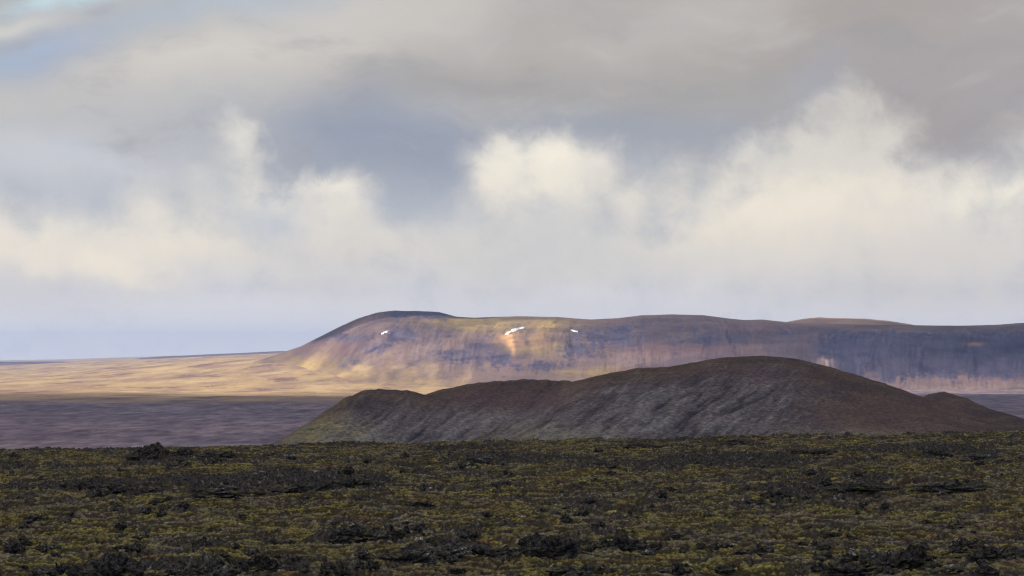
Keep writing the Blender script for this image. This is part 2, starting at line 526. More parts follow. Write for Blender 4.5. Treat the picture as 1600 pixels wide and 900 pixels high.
def mountain(U, T):
    """x, y, z at photo column U and slope position T (0 foot, 1 rim, up to 1.6 the plateau behind)"""
    yr, yf = curve(U, YR), curve(U, YF)
    yf = yf + 90 * fbm(U / 90, U * 0 + 3.3, 3, 101)
    Y = yf + (yr - yf) * T
    X = (U - 800) / F * Y
    base = plain_z(X, Y) - 3
    top = EYE + (HORIZON - curve(U, SKY_M)) / F * yr
    st = curve(U, STEEP)
    t = np.clip(T, 0, 1)
    soft = np.sin(t * np.pi / 2) ** 1.5
    cliff = 0.30 * t ** 1.3 + 0.62 * sstep(0.14, 0.62, t) + 0.08 * sstep(0.5, 1.0, t)
    s = soft * (1 - st) + cliff * st
    back = np.maximum(T - 1, 0)
    H = np.maximum(top - base, 0)
    Z = base + H * (s - 0.22 * back ** 1.5 * 2)
    env = np.clip(np.sin(np.clip(t, 0, 1) * np.pi), 0, 1) ** 0.7 * np.clip(H / 60, 0, 1)
    # ravines run down the slope
    wv = U + 12 * fbm(U / 70, t * 2, 2, 110) + 70 * (1 - t) * (sstep(1000, 700, U) + sstep(1100, 1500, U) * 0.15)
    g1 = ridged(wv / 70, t * 1.6, 3, 111)
    g2 = ridged(wv / 26, t * 3.0, 3, 112)
    g3 = ridged(wv / 9.0, t * 5.0, 3, 113)
    patch = 0.35 + 0.9 * sstep(-0.25, 0.3, fbm(U / 70, t * 2.5, 3, 117))
    amp = (0.40 + 0.35 * st) * patch
    Z = Z + env * amp * (8 * (g1 - 0.6) + 5.5 * (g2 - 0.6) + 2.6 * (g3 - 0.6)) + env * 6 * fbm(X / 160, Y / 160, 5, 114)
    Z = Z + 2.0 * fbm(X / 200, Y / 200, 4, 115) * sstep(0.8, 1.0, t)
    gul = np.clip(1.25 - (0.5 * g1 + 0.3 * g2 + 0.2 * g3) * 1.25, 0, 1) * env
    return X, Y, Z, s, gul, H, t, st, wv


def py_of(Y, Z):
    return HORIZON - (Z - EYE) / Y * F


def build_mountain():
    ts = np.concatenate([np.linspace(-0.03, 1.0, 330), np.linspace(1.01, 1.7, 40)])
    us = np.concatenate([np.linspace(260, 400, 60), np.arange(402, 1640, 1.3), np.linspace(1644, 2250, 150)])
    T, U = np.meshgrid(ts, us, indexing='ij')
    X, Y, Z, s, gul, H, t, st, wv = mountain(U, T)
    py = py_of(Y, Z)
    n1 = fbm(U / 30, py / 22, 4, 120)
    n2 = fbm(wv / 8, t * 2.5, 3, 121)

    def blob(cu, cp, ru, rp, w=0.5):
        return np.clip(np.exp(-((U - cu) / ru) ** 2 - ((py - cp) / rp) ** 2) * (1 + w * 2 * n1), 0, 1)
    green = np.clip(blob(810, 508, 90, 13) + blob(720, 503, 60, 8) + 0.8 * blob(480, 570, 60, 18) + blob(460, 585, 120, 10) + 0.7 * blob(930, 582, 60, 8)  # ochre cover; blobs near the central crest are painted sun glow
                    + 0.45 * sstep(0.86, 1.0, t) + 0.6 * blob(850, 545, 60, 10) + 0.5 * sstep(0.18, 0.04, t + 0.15 * n1) * sstep(980, 820, U), 0, 1)
    orange = np.clip(1.0 * blob(797, 533, 4.5, 10, 0.8) + 0.5 * blob(791, 526, 9, 3, 0.9) + 0.6 * blob(802, 546, 3, 9, 0.8) + 0.36 * blob(812, 531, 42, 12, 1.2), 0, 1)  # orange scree; the wide faint blob is golden sunlight put into colour
    orange = np.clip(orange + 0.35 * blob(1525, 538, 14, 3), 0, 1)
    talus = sstep(0.24, 0.03, t + 0.16 * n2) * sstep(1050, 1330, U)
    talus = np.clip(talus * (0.6 + 0.9 * n2) * 1.2 + 0.4 * blob(640, 555, 110, 25) * (0.4 + n2) + 0.8 * blob(1290, 565, 12, 8), 0, 1)
    red = np.clip(0.45 * blob(1040, 548, 110, 10) + 0.7 * blob(1180, 510, 60, 6) + 0.5 * blob(520, 545, 60, 14) + 0.4 * blob(1550, 590, 60, 8), 0, 1)
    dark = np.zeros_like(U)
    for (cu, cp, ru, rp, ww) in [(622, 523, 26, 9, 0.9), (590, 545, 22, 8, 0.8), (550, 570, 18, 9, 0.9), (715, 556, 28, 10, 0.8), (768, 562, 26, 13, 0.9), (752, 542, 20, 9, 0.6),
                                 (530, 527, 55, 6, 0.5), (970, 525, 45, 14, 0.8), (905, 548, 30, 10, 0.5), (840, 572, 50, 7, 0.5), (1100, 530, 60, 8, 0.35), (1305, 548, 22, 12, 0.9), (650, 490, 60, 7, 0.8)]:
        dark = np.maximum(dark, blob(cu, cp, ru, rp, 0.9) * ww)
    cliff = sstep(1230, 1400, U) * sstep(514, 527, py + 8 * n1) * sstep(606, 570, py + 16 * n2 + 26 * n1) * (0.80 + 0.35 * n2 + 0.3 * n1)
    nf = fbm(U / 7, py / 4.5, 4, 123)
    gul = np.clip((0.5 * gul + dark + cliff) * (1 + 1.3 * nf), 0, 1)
    apron = np.clip(sstep(0.32, 0.05, t + 0.30 * n1) * sstep(800, 560, U + 60 * n1) + 0.35 * sstep(560, 470, U + 60 * n1) * sstep(12, 30, py - curve(U, SKY_M)), 0, 1)
    apron = np.maximum(apron, sstep(16, 4, H) * (U < 700))
    green, red = green * (1 + 0.8 * nf).clip(0.3, 1.4), red * (1 + 0.8 * nf).clip(0.3, 1.4)
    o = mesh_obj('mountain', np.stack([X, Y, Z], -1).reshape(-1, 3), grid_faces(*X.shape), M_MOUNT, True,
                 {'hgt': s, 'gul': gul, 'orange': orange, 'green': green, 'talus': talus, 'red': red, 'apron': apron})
    tag(o, kind='structure')
    return U, T, X, Y, Z, py


MU, MT, MX, MY, MZ, MPY = build_mountain()


# plateau swelling behind the rim (lit pale at the right)
BACK = [(1180, 520), (1215, 506), (1240, 501), (1262, 497.5), (1280, 496), (1310, 497.5), (1350, 498), (1385, 501), (1415, 505.5), (1450, 512), (1500, 522)]


def build_back_hill():
    ts = np.linspace(-1, 1, 60)
    us = np.linspace(1185, 1495, 220)
    T, U = np.meshgrid(ts, us, indexing='ij')
    Y = 7800 + T * 700
    X = (U - 800) / F * Y
    top = EYE + (HORIZON - curve(U, BACK)) / F * 7800
    s = np.cos(T * np.pi / 2) ** 0.9
    Z = 20 + np.maximum(top - 20, 0) * s + s * 1.5 * fbm(X / 90, Y / 90, 4, 95)
    at = {k: np.zeros_like(Z) for k in ('talus', 'gul')}
    at['hgt'] = s
    at['red'] = 0.4 * s
    at['green'] = 0.55 * np.ones_like(s)
    at['orange'] = 0.08 * s
    o = mesh_obj('plateau_hill', np.stack([X, Y, Z], -1).reshape(-1, 3), grid_faces(*X.shape), M_MOUNT, True, at)
    tag(o, kind='structure')


build_back_hill()

# ------------------------------------------------------------------ dark hill in the middle distance
LOBES = [
    # skyline, ridge distance curve, front width, back width
    ([(320, 770), (380, 728), (410, 706), (437, 692), (480, 664), (520, 635), (545, 619), (570, 611), (592, 608), (640, 612), (700, 622), (760, 642), (820, 672), (900, 712)],
     [(340, 1480), (415, 1600), (490, 1880), (590, 2000), (900, 2050)], 430, 420),
    ([(560, 668), (620, 636), (680, 611), (720, 602), (770, 595), (820, 592), (860, 593), (895, 598), (940, 610), (1000, 636), (1080, 680)],
     [(560, 2120), (820, 2120), (1080, 2100)], 520, 420),
    ([(740, 690), (800, 650), (850, 620), (898, 597), (950, 583), (1000, 575), (1045, 573.5), (1078, 567), (1130, 558.5), (1190, 556), (1240, 560), (1300, 574),
      (1380, 599), (1440, 620), (1500, 643), (1545, 661), (1600, 677), (1700, 705), (1780, 740)],
     [(740, 1960), (1000, 2000), (1190, 2040), (1400, 2000), (1500, 1920), (1600, 1700), (1750, 1500)], 600, 450),
    ([(1380, 680), (1425, 634), (1450, 616), (1476, 612.5), (1510, 623), (1550, 641), (1600, 655), (1660, 674), (1720, 694), (1790, 725)],
     [(1380, 2400), (1450, 2330), (1520, 2200), (1600, 2020), (1700, 1750), (1790, 1550)], 380, 420),
]


def hill_height(X, Y):
    U = to_px(X, Y)
    base = plain_z(X, Y) - 2.5
    best = base.copy()
    smooth = None
    for (sky, yrc, fw, bw) in LOBES:
        yr = curve(U, yrc)
        top = EYE + (HORIZON - curve(U, sky)) / F * yr
        inside = sstep(sky[0][0] - 5, sky[0][0] + 40, U) * sstep(sky[-1][0] + 5, sky[-1][0] - 40, U)
        H = np.maximum(top - base, 0) * inside
        d = Y - yr
        t = np.where(d < 0, 1 + d / fw, 1 - d / bw)
        t = np.clip(t, 0, 1)
        s = 0.55 * np.sin(t * np.pi / 2) ** 1.7 + 0.45 * sstep(0, 1, t)
        z = base + H * s
        k = 0.7
        smooth = z if smooth is None else np.maximum(smooth, z) + np.maximum(k - np.abs(smooth - z), 0) ** 2 / (4 * k)
    return base, smooth


def build_hill():
    ys = np.concatenate([np.linspace(1150, 1370, 60), np.linspace(1380, 2200, 440), np.linspace(2205, 3150, 150)])
    us = np.arange(340, 1810, 1.6)
    Y, U = np.meshgrid(ys, us, indexing='ij')
    X = (U - 800) / F * Y
    base, Z = hill_height(X, Y)
    rel = np.clip((Z - base) / 25, 0, 1)
    zpx = (Z - base) / Y * F
    k = 1.7 - 1.2 * sstep(1200, 1420, U)
    g = U - k * zpx
    wob = 7 * fbm(U / 40, zpx / 30, 3, 130)
    n1 = fbm((g + wob) / 40, zpx / 34, 3, 131)
    n2 = fbm((g + wob) / 13, zpx / 20, 4, 132)
    n3 = ridged((g + wob) / 24, zpx / 40, 2, 133)
    h2 = fbm((g + wob) / 5.0, zpx / 8, 3, 134)
    topm = np.clip((Z - base) / np.maximum(1, np.max(Z - base)), 0, 1)
    Z = Z + rel * (2.5 * n1 + 0.9 * n2 + 0.5 * (n3 - 0.6) + 0.28 * h2) * (1 - 0.85 * sstep(0.70, 0.98, topm)) * (1 - 0.6 * sstep(1180, 1340, U))
    Z = Z + rel * 0.5 * fbm(X / 9, Y / 9, 3, 136)
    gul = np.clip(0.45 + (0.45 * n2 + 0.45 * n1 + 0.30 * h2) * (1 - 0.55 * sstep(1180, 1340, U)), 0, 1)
    py = py_of(Y, Z)
    green = np.exp(-((U - 520) / 60) ** 2 - ((py - 682) / 26) ** 2) * 1.7 + 0.7 * np.exp(-((U - 850) / 90) ** 2 - ((py - 680) / 16) ** 2) + 0.2 * sstep(0.15, 0.4, n1) * sstep(1100, 900, U)
    green = np.clip(green + 0.5 * np.exp(-((U - 1340) / 60) ** 2 - ((py - 678) / 7) ** 2), 0, 1)
    red = np.exp(-((U - 790) / 120) ** 2 - ((py - 622) / 22) ** 2) + 0.8 * np.exp(-((U - 1400) / 130) ** 2 - ((py - 640) / 30) ** 2) + 0.5 * np.exp(-((U - 1190) / 120) ** 2 - ((py - 585) / 14) ** 2)
    red = np.clip(red * (1 + 0.9 * n1), 0, 1)
    skyl = np.full_like(U, 999.0)
    for (sky, _, _, _) in LOBES[:3]:
        skyl = np.minimum(skyl, curve(U, sky))
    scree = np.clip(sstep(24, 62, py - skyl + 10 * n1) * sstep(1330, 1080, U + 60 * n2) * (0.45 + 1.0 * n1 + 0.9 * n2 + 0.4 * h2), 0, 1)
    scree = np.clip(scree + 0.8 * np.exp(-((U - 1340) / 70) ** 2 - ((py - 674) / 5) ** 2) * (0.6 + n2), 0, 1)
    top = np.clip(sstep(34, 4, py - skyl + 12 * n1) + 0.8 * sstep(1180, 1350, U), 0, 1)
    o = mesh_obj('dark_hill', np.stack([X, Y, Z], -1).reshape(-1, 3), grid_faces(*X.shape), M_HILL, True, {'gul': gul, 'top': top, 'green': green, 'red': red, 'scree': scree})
    tag(o, kind='structure')


build_hill()


# ------------------------------------------------------------------ snow patches on the mountain
def snow_patch(outline, seed, thick, label):
    """outline: photo pixels; the patch lies on the slope with its own thickness"""
    pts = np.array(outline, float)
    cu, cp = pts.mean(0)
    # nearest slope point for a pixel
    sub = (MT < 1.0) & (np.abs(MU - cu) < 70) & (np.abs(MPY - cp) < 40)
    su, sp, sx, sy, sz = MU[sub], MPY[sub], MX[sub], MY[sub], MZ[sub]

    def on_slope(u, p):
        i = np.argmin((su - u) ** 2 + (sp - p) ** 2)
        return np.array([sx[i], sy[i], sz[i]])
    n = 40
    tt = np.linspace(0, len(pts), n, endpoint=False)
    closed = np.vstack([pts, pts[:1]])
    ring = np.stack([np.interp(tt, np.arange(len(closed)), closed[:, 0]), np.interp(tt, np.arange(len(closed)), closed[:, 1])], -1)
    r = np.random.default_rng(seed)
    ring += r.normal(scale=0.35, size=ring.shape)
    V, Fc = [], []
    radii = [1.0, 0.93, 0.62, 0.3]
    for k, rr in enumerate(radii):
        for (u, p) in ring:
            q = on_slope(cu + (u - cu) * rr, cp + (p - cp) * rr)
            V.append(q + np.array([0, -0.5, -1.5 if k == 0 else thick * (0.75 + 0.25 * r.random())]))
    V.append(on_slope(cu, cp) + np.array([0, -0.5, thick]))
    for k in range(len(radii) - 1):
        for i in range(n):
            a, b = k * n + i, k * n + (i + 1) % n
            Fc.append([a, b, b + n]); Fc.append([a, b + n, a + n])
    for i in range(n):
        a, b = (len(radii) - 1) * n + i, (len(radii) - 1) * n + (i + 1) % n
        Fc.append([a, b, len(V) - 1])
    Fc = np.array(Fc)[:, ::-1]
    o = mesh_obj('snow_patch', np.array(V), Fc, M_SNOW, True)
    c = np.array(V).mean(0)
    o.data.transform(__import__('mathutils').Matrix.Translation(-__import__('mathutils').Vector(c)))
    o.location = c
    tag(o, label, 'snow patch', 'snow patches left on the mountain')


snow_patch([(788, 523), (792, 519), (797, 518), (801, 514), (808, 514), (812, 511.5), (822, 511), (819, 514), (811, 515.5), (806, 518), (798, 520), (794, 523)], 1, 1.5,
           'long white streak of snow slanting above the orange scree on the mountain')
snow_patch([(595, 522.5), (598, 519.5), (601, 519), (604, 517), (609, 516.8), (606, 518.8), (605, 520), (601, 520.5), (599, 522)], 2, 1.5,
           'small white snow patch on the slope under the highest rounded summit')
snow_patch([(891, 516), (895, 515.6), (899, 517), (903, 517.5), (903, 519), (898, 518.6), (894, 517)], 3, 1.2,
           'tiny speck of snow on the purple slope right of the orange scree')


# ------------------------------------------------------------------ lava rocks
def ico(sub):
    import bmesh
    bm = bmesh.new()
    bmesh.ops.create_icosphere(bm, subdivisions=sub, radius=1)
    v = np.array([x.co[:] for x in bm.verts])
    f = np.array([[q.index for q in x.verts] for x in bm.faces])
    bm.free()
    return v, f


ICO = {s: ico(s) for s in (3, 4, 5)}


def rock_verts(seed, sub, jag=1.0, cells=26, peak=0.75):
    """craggy, blocky lava lump of unit size: base at z about -0.35"""
    v, f = ICO[sub]
    r = np.random.default_rng(seed)
    off = r.random(3) * 100
    d = v + 0.22 * np.stack([perlin3(v * 1.7 + off + k * 13) for k in range(3)], -1)
    P = r.normal(size=(cells, 3)); P /= np.linalg.norm(P, axis=1)[:, None]
    D = np.sqrt(((d[:, None, :] - P[None]) ** 2).sum(-1))
    o = np.sort(D, 1)
    idx = np.argmin(D, 1)
    lift = r.uniform(-0.26, 0.30, cells)[idx]
    crack = np.clip((o[:, 1] - o[:, 0]) / 0.16, 0, 1)
    rad = 0.86 + 0.26 * perlin3(v * 1.3 + off) + jag * (lift * crack ** 0.5 - 0.16 * (1 - crack))
    rad = rad + jag * (0.14 * perlin3(v * 4.5 + off) + 0.08 * (0.4 - np.abs(perlin3(v * 8 + off))) + 0.07 * perlin3(v * 17 + off))
    for (nc, amp, wid) in ((70, 0.13, 0.10), (190, 0.07, 0.07)):
        if sub < 5 and nc > 100:
            break
        P2 = r.normal(size=(nc, 3)); P2 /= np.linalg.norm(P2, axis=1)[:, None]
        D2 = np.sqrt(((d[:, None, :] - P2[None]) ** 2).sum(-1))
        o2 = np.sort(D2, 1)[:, :2]
        rad = rad + jag * (r.uniform(-amp, amp, nc)[np.argmin(D2, 1)] - 0.8 * amp * (1 - np.clip((o2[:, 1] - o2[:, 0]) / wid, 0, 1)))
    q = v * np.maximum(rad, 0.3)[:, None]
    # several crests instead of one dome
    col = perlin3(np.stack([q[:, 0] * 2.3, q[:, 1] * 1.6, 0 * q[:, 0]], -1) + off)
    q[:, 2] = np.where(q[:, 2] > 0, q[:, 2] * np.clip(0.82 + peak * col, 0.25, 1.45), q[:, 2] * 0.5)
    return q, f


def make_rock(name, seed, sub, dims, mat, jag=1.0, cells=26, peak=0.75):
    q, f = rock_verts(seed, sub, jag, cells, peak)
    q = q * np.array(dims)[None]
    return mesh_obj(name, q, f, mat, False)


def ground(x, y):
    z, rk, _ = field_z(np.array([x], float), np.array([y], float))
    return float(z[0]), float(rk[0])


def place_at(pu, pv):
    """the ground point seen at a photo pixel: march the ray into the field"""
    ys = np.arange(95, CREST + 12, 0.1)
    xs = (pu - 800) / F * ys
    z, _, _ = field_z(xs, ys)
    pz = EYE - (pv - HORIZON) / F * ys
    hit = np.nonzero(z >= pz)[0]
    i = hit[0] if len(hit) else len(ys) - 1
    return float(xs[i]), float(ys[i]), float(z[i])


OUTCROPS = [
    # px, py of the foot, width px, height px, material, label
    (172, 905, 125, 40, M_LAVA, 'big black jagged lava heap with a pale speck on its peak'),
    (322, 897, 74, 30, M_LICHEN, 'grey-green pointed lava heap beside the big black jagged heap'),
    (412, 893, 72, 26, M_LAVA, 'flat-topped black lava lump next to the grey-green pointed heap'),
    (96, 897, 44, 18, M_LAVA, 'small black lava knob left of the big jagged heap'),
    (515, 902, 46, 28, M_LAVA, 'narrow upright black lava block at the bottom edge'),
    (560, 842, 118, 22, M_LAVA, 'long black lava ledge in the moss with ragged top'),
    (612, 840, 50, 16, M_LAVA, 'black lava lump joined to the right end of the long ledge'),
    (640, 880, 90, 18, M_LICHEN, 'low mottled lava bank with olive moss along its foot'),
    (704, 868, 76, 18, M_LICHEN, 'grey mottled lava bank with small white specks'),
    (765, 868, 70, 20, M_LAVA, 'dark lava bank between the white-specked bank and the tall black heap'),
    (850, 868, 108, 32, M_LAVA, 'tall black peaked lava heap in the middle of the moss'),
    (968, 856, 74, 22, M_LAVA, 'black lava heap with pale slabs at both ends'),
    (930, 852, 40, 9, M_LICHEN, 'flat pale grey slab at the left foot of a black heap'),
    (1003, 857, 44, 10, M_LICHEN, 'pale grey slab at the right foot of a black heap'),
    (1115, 858, 40, 17, M_LICHEN, 'small round grey lava heap standing alone in the moss'),
    (1190, 864, 46, 16, M_LICHEN, 'purple-grey lava lump to the right of the small round heap'),
    (1302, 839, 30, 12, M_LAVA, 'little black lava nub alone on the yellow-green moss'),
    (1410, 886, 108, 34, M_LAVA, 'broad dark lava heap with grey ribs at the lower right'),
    (1345, 872, 70, 14, M_LICHEN, 'low grey lava bank running up to the broad ribbed heap'),
    (1508, 854, 42, 15, M_LICHEN, 'silvery grey lichen boulder above the speckled black heap'),
    (1556, 872, 100, 26, M_LAVA, 'speckled black lava heap near the right edge'),
    (1490, 897, 80, 16, M_LICHEN, 'grey lava bank with white lichen spots at the bottom edge'),
    (1325, 900, 70, 14, M_LAVA, 'low black lava bank cut by the bottom edge right of centre'),
    (905, 898, 56, 14, M_LICHEN, 'grey lichen lump at the bottom edge below the tall heap'),
    (238, 713, 74, 19, M_LAVA, 'dark craggy mound breaking the lava field skyline'),
    (284, 712, 46, 13, M_LAVA, 'smaller peak on the right shoulder of the craggy skyline mound'),
    (338, 714, 70, 9, M_LAVA, 'low flat dark swell on the skyline beside the craggy mound'),
    (182, 772, 120, 20, M_LAVA, 'long dark lava wall below the craggy skyline mound'),
    (128, 764, 46, 14, M_LAVA, 'black lava corner at the left end of the long wall'),
    (340, 772, 80, 11, M_LICHEN, 'low lava rubble bank between the two dark walls'),
    (470, 770, 110, 19, M_LAVA, 'dark lava wall with vertical cracks left of centre'),
    (548, 762, 80, 17, M_LAVA, 'ribbed lava lumps at the right end of the cracked wall'),
    (655, 792, 54, 7, M_LAVA, 'flat black lava slab in the mid-field moss'),
    (1020, 700, 90, 7, M_LAVA, 'thin dark lava band along the skyline right of centre'),
    (1150, 693, 40, 6, M_LAVA, 'small dark tooth of lava on the skyline below the hill'),
    (1466, 712, 60, 13, M_LAVA, 'dark lava bank near the skyline at the right'),
    (1535, 718, 66, 12, M_LICHEN, 'greenish grey lava bank right of the dark skyline bank'),
    (1350, 764, 86, 10, M_LAVA, 'low dark lava wall in the right mid-field'),
    (1490, 764, 110, 12, M_LAVA, 'longer dark lava wall reaching towards the right edge'),
    (1215, 778, 60, 10, M_LAVA, 'black lava ridge piece in the mid-field right of centre'),
    (745, 722, 60, 7, M_LICHEN, 'grey lava bump just below the skyline left of centre'),
    (1260, 708, 90, 8, M_LAVA, 'dark lava band just below the skyline under the hill peak'),
    (205, 858, 60, 6, M_LAVA, 'flat black slab above the big jagged heap'),
    (33, 852, 34, 9, M_LAVA, 'black lava hummock close to the left edge'),
    (56, 812, 40, 9, M_LICHEN, 'pale grey lichen rock high on the left moss slope'),
]

for k, (pu, pv, w, hp, mat, lab) in enumerate(OUTCROPS):
    x, y, z = place_at(pu, min(pv, 905))
    if pv > 900:
        y = max(y, 128)
    hw = 0.56 * w / F * y
    hh = (1.15 if pv < 720 else 1.05) * hp / F * y
    o = make_rock('lava_outcrop', 300 + k, 5, (hw, min(hw, 2.6) * 0.7, hh), mat, 0.75 if pv < 720 else 1.0, 40 if w > 60 else 26, 0.2 if pv < 720 else 0.6)
    o.location = (x, y + 0.3 * min(hw, 2.6), z - 0.12 * hh)
    tag(o, lab, 'lava outcrop', 'lava outcrops standing out of the moss')

# small rocks strewn over the moss: copies of a few prototypes
protos = []
for k in range(8):
    o = make_rock('lava_rock', 700 + k, 3, (0.5, 0.42, 0.40), M_LAVA if k < 5 else M_LICHEN, 0.9, 14)
    protos.append(o)
r2 = np.random.default_rng(11)
count = 0
while count < 245:
    if count < 150:
        pv = 700 + 200 * r2.random() ** 0.8
        pu = r2.uniform(-10, 1610)
    else:                                      # rubble lying about the larger outcrops
        oc = OUTCROPS[r2.integers(len(OUTCROPS))]
        pu = oc[0] + r2.normal() * oc[2] * 0.65
        pv = min(899, oc[1] + r2.normal() * 6 + 2)
        if pv < 705: continue
    x, y, z = place_at(pu, pv)
    _, rk = ground(x, y)
    if count < 150 and r2.random() > 0.25 + 0.75 * rk:
        continue
    src = protos[count % 8]
    o = src if count < 8 else src.copy()
    if count >= 8:
        COL.objects.link(o)
    s = r2.uniform(0.45, 1.15) * (0.8 + 0.5 * (y / 200))
    o.scale = (s * r2.uniform(0.8, 1.4), s * r2.uniform(0.7, 1.1), s * r2.uniform(0.6, 1.0))
    o.rotation_euler = (0, 0, r2.uniform(0, 6.28))
    o.location = (x, y + 0.1, z + 0.06)
    if count % 8 < 5:
        tag(o, 'small rough black lava rock half sunk in the moss among many alike', 'rock', 'small black lava rocks in the moss')
    else:
        tag(o, 'small rough grey lichen-dusted lava rock among many alike in the moss', 'rock', 'small grey lava rocks in the moss')
    count += 1

# pale stones
pale = [make_rock('pale_stone', 800 + k, 3, (0.26, 0.22, 0.20), M_PALE, 0.6, 12) for k in range(3)]
spots = [(191, 866), (925, 856), (983, 845), (1540, 856), (1496, 886), (1529, 889), (1538, 870), (818, 810), (654, 848), (630, 859), (548, 718), (1543, 747),
         (1128, 788), (672, 765), (1515, 885), (1200, 850), (205, 890), (150, 892), (352, 893), (1000, 846), (940, 842), (1472, 866), (880, 853), (1330, 862)]
for k, (pu, pv) in enumerate(spots):
    x, y, z = place_at(pu, pv)
    o = pale[k] if k < 3 else pale[k % 3].copy()
    if k >= 3:
        COL.objects.link(o)
    s = r2.uniform(0.55, 1.1)
    o.scale = (s * r2.uniform(0.8, 1.5), s, s * r2.uniform(0.7, 1.0))
    o.rotation_euler = (0, 0, r2.uniform(0, 6.28))
    o.location = (x, y - 0.15, z + 0.12)
    tag(o, 'small whitish lichen-covered stone showing as a pale speck among dark lava', 'stone', 'pale stones among the lava')

# ------------------------------------------------------------------ sun and the clouds overhead that shade the land
SUN_EL = math.radians(27)
SUN_DIR = np.array([-0.62, -0.785])          # horizontal direction towards the sun (behind the camera, to the left)
SUN_DIR = SUN_DIR / np.linalg.norm(SUN_DIR)

sun = bpy.data.lights.new('sun', 'SUN')
sun.energy = 4.6
sun.angle = math.radians(0.53)
sun.color = (1.0, 0.90, 0.76)
so = bpy.data.objects.new('sun', sun)
COL.objects.link(so)
from mathutils import Vector
dvec = Vector((SUN_DIR[0] * math.cos(SUN_EL), SUN_DIR[1] * math.cos(SUN_EL), math.sin(SUN_EL)))
so.rotation_euler = dvec.to_track_quat('Z', 'Y').to_euler()
so.location = dvec * 300


def cloud(cx, cy, rx, ry, ground_z, alt, seed, dens=0.93, power=3.0, mat=None, thin=0.0, core=0.86):
    """a lumpy cloud body high above the land; (cx, cy) is where its shadow falls"""
    off = (alt - ground_z) / math.tan(SUN_EL)
    ox, oy = cx + SUN_DIR[0] * off, cy + SUN_DIR[1] * off
    n = 150
    a = np.linspace(-1.25, 1.25, n)
    A, B = np.meshgrid(a, a, indexing='ij')
    r = (np.abs(A) ** power + np.abs(B) ** power) ** (1 / power)
    X, Y = ox + A * rx, oy + B * ry
    nz = fbm(X / 420, Y / 420, 5, seed, 0.55)
    d = sstep(1.10, core, r + 0.20 * nz + 0.09 * fbm(X / 1500, Y / 900, 3, seed + 2))
    lump = 0.35 + 0.65 * ridged(X / 300, Y / 300, 4, seed + 4)
    top = alt + d * 240 * lump
    bot = alt - d * 45 * (0.5 + 0.5 * ridged(X / 200, Y / 200, 3, seed + 9)) - 1
    V = np.concatenate([np.stack([X, Y, top], -1).reshape(-1, 3), np.stack([X, Y, bot], -1).reshape(-1, 3)])
    f = grid_faces(n, n)
    dn = d * (1 - thin * sstep(0.15, -0.75, A + 0.5 * nz))
    dd = np.concatenate([dn.ravel(), dn.ravel()]) * dens
    keep = d.ravel()[f].max(1) > 0.002
    o = mesh_obj('cloud', V, np.concatenate([f[keep], (f[keep] + n * n)[:, ::-1]]), mat or M_CLOUD, True, {'thick': dd})
    tag(o, kind='structure')


cloud(300, 1800, 3000, 2750, PLAIN, 1500, 201, core=0.72)                       # lava field, dark hill, near plain
cloud(1560, 6330, 1400, 1300, 60, 1700, 202, 0.88, 3.0, M_CLOUD_DENSE, 0.62)                   # right half of the mountain
cloud(-330, 6520, 340, 470, 150, 1500, 203, 0.72, 2.0, M_CLOUD_DENSE)               # the rounded summit


# ------------------------------------------------------------------ haze
HZ = -70.0
m, t = new_mat('haze air')
pv = t.n('ShaderNodeVolumePrincipled')
pv.inputs['Color'].default_value = (0.42, 0.575, 1.0, 1)
pv.inputs['Density'].default_value = 4.3e-5
pv.inputs['Anisotropy'].default_value = 0.1
ou = t.n('ShaderNodeOutputMaterial')
t.put(ou.inputs['Volume'], pv.outputs[0])
c8 = np.array([(x, y, z) for z in (HZ, 190) for y in (-1500, 19800) for x in (-12500, 12500)], float)
fx = np.array([[0, 2, 3, 1], [4, 5, 7, 6], [0, 1, 5, 4], [2, 6, 7, 3], [0, 4, 6, 2], [1, 3, 7, 5]])
hz = mesh_obj('haze', c8, fx, m, False)
tag(hz, kind='stuff')

# ------------------------------------------------------------------ sky
EXPOSURE = 1.0
GAIN = 2.0 ** EXPOSURE
w = bpy.data.worlds.new('World')
scene.world = w
w.use_nodes = True
t = NT(w.node_tree)


def sc(r, g, b):
    return [1.11 * c / GAIN for c in srgb(r, g, b)]


D = t.n('ShaderNodeTexCoord').outputs['Generated']
sx = t.n('ShaderNodeSeparateXYZ')
t.put(sx.inputs[0], D)
az = t.m('ARCTAN2', sx.outputs['X'], sx.outputs['Y'])
el = t.m('ARCSINE', sx.outputs['Z'])
PX = t.m('MULTIPLY_ADD', az, F / 100, 8.0)                 # hundreds of photo pixels, 0..16 across the view
PY = t.m('MULTIPLY', el, F / 100)                          # height above eye level, 5.55 at the top of the view
cx = t.n('ShaderNodeCombineXYZ')
t.put(cx.inputs[0], PX); t.put(cx.inputs[1], PY)
P = cx.outputs[0]


def centred(vec, scale, detail, rough, amp, seed):
    col = t.noise(t.v('ADD', vec, (seed, seed * 1.7, 0)), scale, detail, rough, out='Color')
    q = t.v('SUBTRACT', col, (0.5, 0.5, 0.5))
    return t.v('MULTIPLY', q, (amp, amp, 0))


Wp = t.v('ADD', P, centred(P, 0.55, 2, 0.5, 1.1, 3.0))
Wp = t.v('ADD', Wp, centred(P, 1.7, 6, 0.62, 0.95, 11.0))     # billow scale
Ws = t.v('ADD', P, centred(P, 0.45, 3, 0.5, 1.3, 23.0))       # softer warp for the upper deck
sep = t.n('ShaderNodeSeparateXYZ'); t.put(sep.inputs[0], Wp)
WX, WY = sep.outputs[0], sep.outputs[1]


